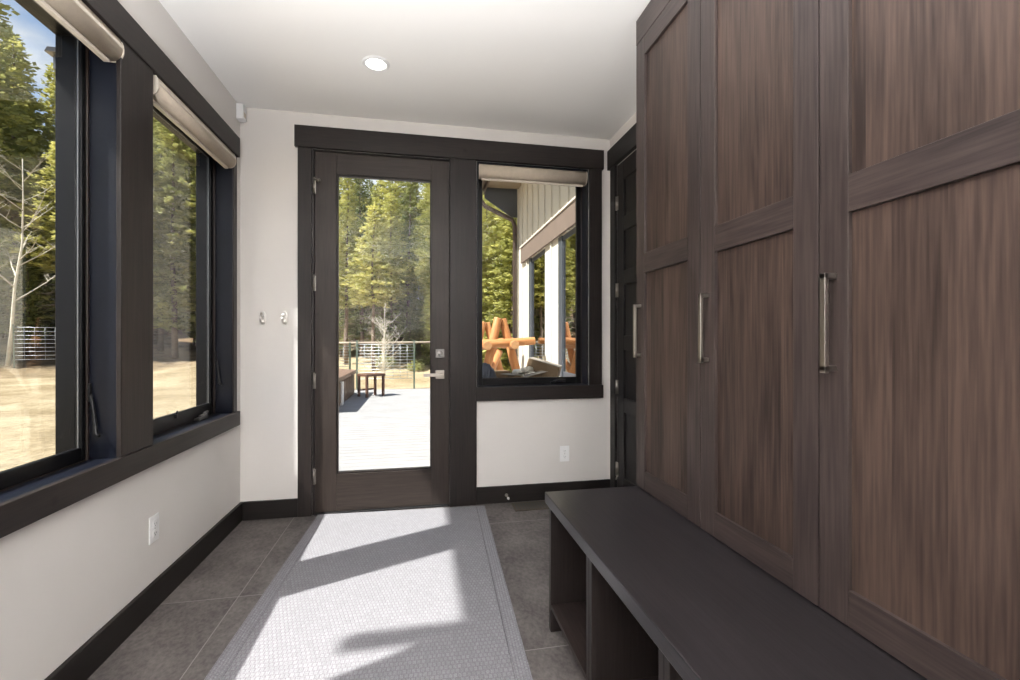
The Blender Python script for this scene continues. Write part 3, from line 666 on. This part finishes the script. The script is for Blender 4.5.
MB().box(-.045, -.0205, 0, yy(7.06), FZ1, 2.595).build('header_band', M['extbrown'], hw, bevel=.004)
MB().box(-.06, -.0205, 0, yy(7.07), 2.596, 2.62).build('drip_cap', M['fabric2'], hw, bevel=.003)
for a, b in wins:
    a, b = yy(a), yy(b)
    f = MB().box(.01, .05, a, a + .06, FZ0, FZ1).box(-.006, .05, b - .14, b, FZ0, FZ1).box(.01, .05, a + .06, b - .14, FZ0, FZ0 + .06).box(.01, .05, a + .06, b - .14, FZ1 - .06, FZ1).build('window', M['frame_grey'], hw, bevel=.004)
    MB().box(.018, .024, a + .059, b - .139, FZ0 + .059, FZ1 - .059).build('pane', M['glass_ext'], f)
MB().box(.9, .92, 0, WYL - .2, 0, 3).build('interior_wall', M['soffit'], hw)
EXW = .94 - WX; EZW = 3.52; YE = yy(7.5)
MB().box(EXW + .1, .0, .05, YE, EZW + .12, EZW + .15).build('soffit', M['soffit'], hw)
MB().box(EXW + .085, EXW + .1, .05, YE, EZW + .02, EZW + .26).build('fascia', M['gutter'], hw)
MB().prism([(EXW + .1, EZW + .27), (5, EZW + 1.6), (5, EZW + 1.68), (EXW - .02, EZW + .31), (EXW - .02, EZW + .26)], 'y', .05, YE + .03).build('roof', M['roof'], hw)
MB().prism([(EXW + .1, EZW + .118), (0.0, EZW + .118), (0.0, EZW - .34), (-.12, EZW - .34), (EXW + .1, EZW - .05)], 'y', YE - .08, YE - .05).build('rake_board', M['frame_grey'], hw)
gp = [(EXW + .083 - .055 + .055 * math.cos(q), EZW + .115 + .055 * 1.3 * math.sin(q)) for q in [math.pi + math.pi * i / 10 for i in range(11)]]
gp = gp + [(EXW + .083, EZW + .2), (EXW - .03, EZW + .2)]
MB().prism(gp, 'y', .05, YE + .02).build('gutter', M['gutter'], hw, bevel=.003)
MB().tube([(EXW + .03, yy(7.38), EZW + .06), (EXW + .03, yy(7.38), EZW - .10), (EXW + .10, yy(7.38), EZW - .2), (-.11, yy(7.38), EZW - .40), (-.065, yy(7.40), EZW - .50), (-.065, yy(7.41), .0)], .036, 12).build('downspout', M['gutter'], hw)

# ---- log A-frame stand beside the wing
lg = empty('log_swing_frame', (1.0, 5.8, DKZ), label='orange peeled log A-frame stand on the deck by the house wing', cat='log frame')
def log(name, p, q, r=.054):
    p, q = Vector(p), Vector(q); L_ = (q - p).length
    m = MB().tube([(0, 0, 0), (0, 0, .01), (0, 0, L_ * .5), (0, 0, L_ - .01), (0, 0, L_)], [r * .93, r, r * 1.04, r * .98, r * .9], 18)
    o = m.build(name, M['log'], lg); o.location = p
    o.rotation_euler = (q - p).to_track_quat('Z', 'Y').to_euler()
    o.data.materials.append(M['logend'])
    for pl in o.data.polygons:
        if len(pl.vertices) > 4: pl.material_index = 1
    return o
for k, (yv, dx) in enumerate(((0, 0), (1.25, -.02))):
    log('leg', (-.36 + dx, yv, 0), (-.012 + dx, yv, 1.5))
    log('leg', (.46 + dx, yv + .03, 0), (.045 + dx, yv + .03, 1.49))
    log('cross_log', (-.42 + dx, yv - .10, 1.15), (.44 + dx, yv - .10, 1.21), .05)
log('rail_log', (-.18, -.22, 1.15), (-.18, 1.45, 1.15), .055)
log('rail_log', (.16, -.22, 1.16), (.16, 1.45, 1.16), .055)
log('brace_log', (-.42, .3, .02), (.18, 1.0, 1.05), .05)
# ---- patio table with cartons under the back window
pt = empty('patio_table', (.98, 4.15, DKZ), label='low wooden patio table under the cartons outside the back window', cat='table')
MB().box(-.5, .5, -.3, .3, .74, .78).build('table_top', M['postwood'], pt, bevel=.004)
for sx in (-1, 1):
    for sy in (-1, 1): MB().box(sx * .46 - .03, sx * .46 + .03, sy * .26 - .03, sy * .26 + .03, 0, .74).build('leg', M['postwood'], pt, bevel=.003)
TZ = DKZ + .781
def carton(loc, dims, rx, ry, rz, mat, label, name='cardboard_box'):
    a, b, c = dims
    o = empty(name, loc, label=label, cat='box'); o.rotation_euler = (rx, ry, rz)
    m = MB().box(-a / 2, a / 2, -b / 2, -b / 2 + .006, 0, c).box(-a / 2, a / 2, b / 2 - .006, b / 2, 0, c).box(-a / 2, -a / 2 + .006, -b / 2 + .006, b / 2 - .006, 0, c).box(a / 2 - .006, a / 2, -b / 2 + .006, b / 2 - .006, 0, c).box(-a / 2 + .006, a / 2 - .006, -b / 2 + .006, b / 2 - .006, 0, .006)
    m.build('carton_body', mat, o, bevel=.001)
    return o, a, b, c
o, a, b, c = carton((1.13, 4.27, TZ + .035), (.30, .26, .20), 0, math.radians(16), math.radians(-22), M['carton'], 'closed brown carton tilted outside the back window, largest of the boxes')
MB().box(-a / 2, a / 2, -b / 2, -.002, c, c + .005).box(-a / 2, a / 2, .002, b / 2, c, c + .005).build('flap', M['carton2'], o)
MB().box(-.025, .025, -b / 2 - .001, b / 2 + .001, c + .0052, c + .0062).build('tape', M['gutter'], o)
o, a, b, c = carton((.95, 4.07, TZ + .045), (.24, .20, .10), 0, math.radians(-9), math.radians(24), M['carton'], 'low open carton with grey flaps and packing paper outside the back window')
MB().box(-a / 2 - .09, -a / 2, -b / 2, b / 2, c - .004, c).xf(Matrix.Rotation(.12, 4, 'Y')).build('flap', M['carton2'], o)
MB().box(-a / 2, a / 2, -b / 2 - .08, -b / 2, c - .004, c).build('flap', M['carton2'], o)
bm_ = MB(); rr = random.Random(3)
for i in range(5):
    p = [(rr.uniform(-.09, .09), rr.uniform(-.07, .07), c - .02 + rr.uniform(0, .06)) for _ in range(3)]
    bm_.tube(p, [.012, .034, .015], 7)
bm_.build('packing_paper', M['paper'], o)
o, a, b, c = carton((.74, 4.22, TZ), (.15, .12, .15), 0, 0, .1, M['carton'], 'small dark brown carton outside the back window left of the open one')
MB().box(-a / 2, a / 2, -b / 2, b / 2, c, c + .004).build('flap', M['carton'], o)
# dark folded chair cushion left
o = empty('folded_tarp', (.56, 4.10, TZ), .3, label='crumpled dark grey tarp at the lower left outside the back window', cat='tarp')
rr = random.Random(5); vs = []; fs = []; n = 14
for j in range(n + 1):
    for i in range(n + 1):
        u, v_ = i / n - .5, j / n - .5
        hgt = .15 * max(0, 1 - (abs(u) * 2) ** 3) * max(0, 1 - (abs(v_) * 2) ** 3) * (1 + .5 * math.sin(9 * u + 5 * v_)) + rr.uniform(0, .02)
        vs.append((u * .26, v_ * .3, hgt if 0 < i < n and 0 < j < n else 0))
for j in range(n):
    for i in range(n):
        q = j * (n + 1) + i; fs.append((q, q + 1, q + n + 2, q + n + 1))
m = MB(); m.add(vs, fs); m.build('tarp_cloth', plain('tarp_grey', srgb(66, 70, 80), .6), o)

# ---- hot tub and side stool on the deck
ht = empty('hot_tub', (-2.4, 9.4, DKZ), label='square hot tub with brown cover at the left edge of the deck', cat='hot tub')
MB().box(-.96, .96, -1.3, 1.6, 0, .44).build('side_panel', M['tubwood'], ht, bevel=.01)
bt = MB()
for i in range(14): bt.box(.96, .972, -1.24 + i * .2, -1.08 + i * .2, .04, .42)
bt.build('slat_cladding', M['tubwood'], ht, bevel=.003)
MB().box(.955, 1.0, -.32, -.16, 0, .44).build('corner_post', M['white'], ht, bevel=.005)
MB().prism([(-1.02, .46), (1.0, .46), (1.0, .54), (0, .62), (-1.02, .54)], 'y', -1.36, 1.66).build('cover', M['tubcover'], ht, bevel=.02, seg=3)
for yv in (-.9, .9): MB().box(1.0, 1.012, yv - .03, yv + .03, .28, .5).build('strap', M['gutter'], ht)
stl = empty('side_stool', (-1.02, 10.45, DKZ), math.radians(38), label='small brown wooden stool beside the hot tub', cat='stool')
MB().box(-.235, .235, -.19, .19, .44, .49).build('seat', M['stool'], stl, bevel=.006)
for sx in (-1, 1):
    for sy in (-1, 1): MB().box(sx * .2 - .024, sx * .2 + .024, sy * .155 - .024, sy * .155 + .024, 0, .44).build('leg', M['stool'], stl, bevel=.004)
MB().box(-.176, .176, .145, .165, .12, .16).build('stretcher', M['stool'], stl)
# ---- wire fence panels
def wire_panel(loc, w, h_, rz, label, cols=9, rows=12, lean=0, grp=None):
    o = empty('wire_fence_panel', (loc[0], loc[1], gz(loc[0], loc[1])), rz, label=label, cat='fence', group=grp)
    o.rotation_euler[0] = lean
    m = MB()
    for i in range(cols): x = -w / 2 + w * i / (cols - 1); m.tube([(x, 0, .35), (x, 0, h_)], .006, 5)
    for j in range(rows): z = .35 + (h_ - .35) * j / (rows - 1); m.tube([(-w / 2, 0, z), (w / 2, 0, z)], .009, 5)
    m.build('wire_mesh', M['fencewire'], o)
    for sx in (-1, 1): MB().box(sx * w / 2 - .025, sx * w / 2 + .025, -.02, .02, -.1, h_ + .12).build('post', M['fencepost'], o)
    return o
wire_panel((-.95, 14.0), 1.62, 1.35, .02, 'silver wire fence panel behind the deck seen through the glazed door')
wire_panel((-2.75, 14.3), 1.5, 1.3, .25, 'silver wire fence panel hidden partly behind the hot tub')
pf = MB()
o = empty('rail_fence', (0, 14.9, gz(0, 14.9)), label='thin rail fence running behind the wire panel', cat='fence')
for i in range(5): MB().tube([(-2.6 + i * 1.5, 0, -.1), (-2.6 + i * 1.5, 0, 1.5)], .035, 8).build('post', M['postwood'], o)
MB().tube([(-2.6, 0, 1.38), (3.4, 0, 1.42)], .03, 8).build('rail', M['postwood'], o)

# ---- bare saplings
def bare_tree(name, loc, height, label, mat, seed, stems=1, spread=.25, r0=.035, dens=1.0, grp=None):
    rr = random.Random(seed); m = MB()
    def grow(p, d, L_, r, lvl):
        n = 5; pts = [p]; rs = [r]; q = Vector(p)
        for i in range(n):
            d = (d + Vector((rr.uniform(-.13, .13), rr.uniform(-.13, .13), rr.uniform(-.02, .12)))).normalized()
            q = q + d * (L_ / n); pts.append(q.copy()); rs.append(r * (1 - .8 * (i + 1) / n))
        m.tube(pts, rs, 6 if lvl < 2 else 4)
        if lvl < 3:
            k = int((10, 5, 3)[lvl] * dens)
            for j in range(k):
                f = rr.uniform(.25, .97); i = min(n - 1, int(f * n)); b = pts[i].lerp(pts[i + 1], f * n - i)
                a = rr.uniform(0, 6.28); out_ = Vector((math.cos(a), math.sin(a), rr.uniform(.35, 1.0))).normalized()
                grow(b, out_, L_ * (1 - f * .6) * rr.uniform(.28, .5), max(.004, rs[i] * .55), lvl + 1)
    for s_ in range(stems):
        a = rr.uniform(0, 6.28)
        grow(Vector((math.cos(a) * .06 * (stems > 1), math.sin(a) * .06 * (stems > 1), -.1)), Vector((math.cos(a) * spread * (stems > 1), math.sin(a) * spread * (stems > 1), 1)).normalized(), height * rr.uniform(.75, 1), r0, 0)
    o = m.build(name, mat, None); o.location = (loc[0], loc[1], gz(*loc)); return tag(o, label, 'tree', grp)
bare_tree('bare_sapling', (-.98, 13.3), 2.7, 'leafless pale sapling in front of the wire fence beyond the deck', M['palebark'], 4, stems=3, spread=.22, r0=.02, dens=1.3)
bare_tree('bare_sapling', (-17.3, 23.6), 10.0, 'tall leafless pale young tree on the lawn in the nearest left window', M['palebark'], 11, r0=.075, dens=1.5)
bare_tree('bare_sapling', (-19.5, 23.5), 6.5, 'shorter leafless pale tree on the lawn at the far left edge', M['palebark'], 23, r0=.05)
for i, (x, y, rz, lean, lb) in enumerate(((-16.1, 23.9, .5, .14, 'leaning wire fence panel on the lawn right of the pale young tree'), (-18.3, 22.9, .3, -.05, 'upright wire fence panel at the far left of the lawn'))):
    wire_panel((x, y), 1.9, 1.75, rz, lb, 7, 9, lean)

# ---- conifers
def conifer(seed, height, width, crown, mat, spray=.17, dens=1.3):
    rr = random.Random(seed)
    root = empty('pine_tree', (0, 0, 0))
    pts = []; rs = []; x = y = 0
    for i in range(9):
        f = i / 8; pts.append((x, y, height * f)); rs.append(.12 * height / 12 * (1 - f) + .015); x += rr.uniform(-.06, .06); y += rr.uniform(-.06, .06)
    tk = MB().tube(pts, rs, 8)
    fo = MB(); tw = MB()
    def axis(z):
        f = min(.999, z / height) * 8; i = int(f); a, b = Vector(pts[i]), Vector(pts[i + 1]); return a.lerp(b, f - i)
    z = height * .10
    while z < height * crown:
        for k in range(rr.choice((2, 3, 4))):
            a = rr.uniform(0, 6.28); L_ = width * rr.uniform(.25, .6); p = axis(z)
            e = p + Vector((math.cos(a) * L_, math.sin(a) * L_, rr.uniform(-.35, .1))); tw.tube([p, p.lerp(e, .5) + Vector((0, 0, .06)), e], [.014, .01, .004], 4, cap=False)
            for _ in range(3):
                q = p.lerp(e, rr.uniform(.4, .95)); tw.tube([q, q + Vector((rr.uniform(-.3, .3), rr.uniform(-.3, .3), rr.uniform(-.25, .1)))], [.007, .003], 3, cap=False)
        z += .28
    z = height * crown
    while z < height - .15:
        f = (z - height * crown) / (height * (1 - crown))
        prof = (min(1, f * 4 + .45)) * (1 - f) ** .75
        R_ = width * prof + .12
        nb = max(4, int(7 * dens * (1 - f * .35)))
        a0 = rr.uniform(0, 6.28)
        for k in range(nb):
            a = a0 + 6.283 * k / nb + rr.uniform(-.3, .3); L_ = R_ * rr.uniform(.62, 1.15)
            p = axis(z); d = Vector((math.cos(a), math.sin(a), 0)); rise = rr.uniform(-.1, .35)
            ns = max(3, int(L_ / (.10 / dens)))
            for s_ in range(ns):
                t_ = (s_ + rr.random()) / ns
                if t_ < .15: continue
                c_ = p + d * (L_ * t_) + Vector((0, 0, L_ * (rise * t_ - .28 * t_ * t_ + .12 * t_ ** 4)))
                for _ in range(3):
                    b_ = a + rr.uniform(-1.3, 1.3); e = Vector((math.cos(b_), math.sin(b_), rr.uniform(-.35, .55))).normalized()
                    ln = spray * rr.uniform(.7, 1.5); sd_ = e.cross(Vector((rr.uniform(-.6, .6), rr.uniform(-.6, .6), 1))).normalized() * ln * .32
                    o_ = c_ + Vector((rr.uniform(-.07, .07), rr.uniform(-.07, .07), rr.uniform(-.07, .07)))
                    fo.add([o_, o_ + e * ln * .5 + sd_, o_ + e * ln, o_ + e * ln * .5 - sd_], [(0, 1, 2, 3)])
        z += .24 / dens
    top = axis(height * .995)
    for _ in range(14):
        e = Vector((rr.uniform(-.4, .4), rr.uniform(-.4, .4), 1)).normalized(); sd_ = e.cross(Vector((1, .3, 0))).normalized() * .04
        o_ = top - Vector((0, 0, rr.uniform(0, .4))); fo.add([o_, o_ + e * .14 + sd_, o_ + e * .3, o_ + e * .14 - sd_], [(0, 1, 2, 3)])
    tk.build('trunk', M['bark'], root)
    o = fo.build('foliage', mat, root)
    if tw.v: tw.build('dead_branches', M['deadtwig'], root)
    return root
protos = [conifer(1, 11.5, 1.7, .38, M['needle']), conifer(2, 12.5, 1.55, .30, M['needle']), conifer(3, 10.0, 1.8, .40, M['needle']), conifer(4, 12.0, 1.75, .12, M['needle_dark']), conifer(5, 9.5, 1.75, .07, M['needle'])]
used = [False] * 5
rr = random.Random(42)
spots = []
def try_spot(x, y, mind):
    if any((x - a) ** 2 + (y - b) ** 2 < mind * mind for a, b, *_ in spots): return False
    return True
def fill(phi0, phi1, r0, r1, n, mind, hs, zone):
    k = 0; tries = 0
    while k < n and tries < n * 60:
        tries += 1
        ph = math.radians(rr.uniform(phi0, phi1)); r = rr.uniform(r0, r1); x, y = r * math.sin(ph), r * math.cos(ph)
        if not try_spot(x, y, mind): continue
        spots.append((x, y, rr.uniform(*hs), zone)); k += 1
fill(6.5, 13.5, 15, 21, 8, 1.25, (.72, .95), 'win')
fill(-10.5, 2.5, 18.5, 22, 6, 1.5, (.62, .78), 'front')
fill(-12, 12.5, 22, 31, 34, 1.3, (.72, .94), 'door')
fill(-15, 16, 31, 42, 40, 1.7, (.72, .95), 'door')
fill(-11, 4, 19.5, 30, 22, .9, (.22, .42), 'young')
fill(-50, -16, 31, 40, 34, 1.0, (.25, .5), 'younger')
fill(-33, -16, 29.5, 34, 18, 1.45, (1.0, 1.25), 'left')
fill(-50, -33, 33.5, 38, 18, 1.5, (1.35, 1.75), 'left')
fill(-50, -15, 37, 48, 48, 1.8, (1.2, 1.7), 'left')
LB = {'front': ('nearest row pine with a bare lower trunk right behind the wire fence', 'front pines behind the wire fence'),
      'door': ('tall yellow-green conifer in the forest seen straight through the glazed door', 'forest beyond the deck'),
      'win': ('yellow-green conifer close behind the house wing in the back window', 'conifers behind the house wing'),
      'young': ('small young conifer on the forest slope seen through the glazed door', 'young conifers beyond the deck'),
      'younger': ('small young conifer at the foot of the forest in the left windows', 'young conifers beyond the left lawn'),
      'left': ('tall green conifer at the lawn edge seen through the left windows', 'forest beyond the left lawn')}
for i, (x, y, s_, zn) in enumerate(spots):
    q = 4 if zn == 'win' else 3 if zn.startswith('young') else rr.choice((0, 1, 2, 0, 2, 3)) if zn != 'left' else rr.choice((0, 1, 3, 3, 2))
    t_ = protos[q] if not used[q] else copy_tree(protos[q])
    if used[q]: pass
    used[q] = True
    t_.location = (x, y, gz(x, y) - .05); t_.rotation_euler = (rr.uniform(-.02, .02), rr.uniform(-.02, .02), rr.uniform(0, 6.28)); t_.scale = (s_, s_, s_ * rr.uniform(.95, 1.05))
    tag(t_, LB[zn][0], 'tree', LB[zn][1])
# low shrubs at the forest foot
def shrub(seed):
    rr_ = random.Random(seed); fo = MB()
    for i in range(420):
        a = rr_.uniform(0, 6.28); u = rr_.random(); R_ = .55 * math.sqrt(rr_.random()); c_ = Vector((R_ * math.cos(a), R_ * math.sin(a), u * .8 * (1 - R_)))
        e = Vector((rr_.uniform(-1, 1), rr_.uniform(-1, 1), rr_.uniform(0, 1))).normalized(); sd_ = e.cross(Vector((.3, .2, 1))).normalized() * .03; ln = .16
        fo.add([c_, c_ + e * ln * .5 + sd_, c_ + e * ln, c_ + e * ln * .5 - sd_], [(0, 1, 2, 3)])
    root = empty('low_shrub', (0, 0, 0)); fo.build('foliage', M['needle_dark'], root)
    MB().tube([(0, 0, -.05), (.02, .01, .5)], [.02, .008], 6).build('stem', M['bark'], root)
    return root
s0 = shrub(9)
for i in range(16):
    ph = math.radians(rr.uniform(-10, 11)); r = rr.uniform(18.5, 26); x, y = r * math.sin(ph), r * math.cos(ph)
    c = s0 if i == 0 else copy_tree(s0)
    sc_ = rr.uniform(.5, 1.2); c.location = (x, y, gz(x, y)); c.scale = (sc_,) * 3; c.rotation_euler[2] = rr.uniform(0, 6)
    tag(c, 'low green shrub on the forest slope beyond the deck', 'shrub', 'shrubs on the forest slope')
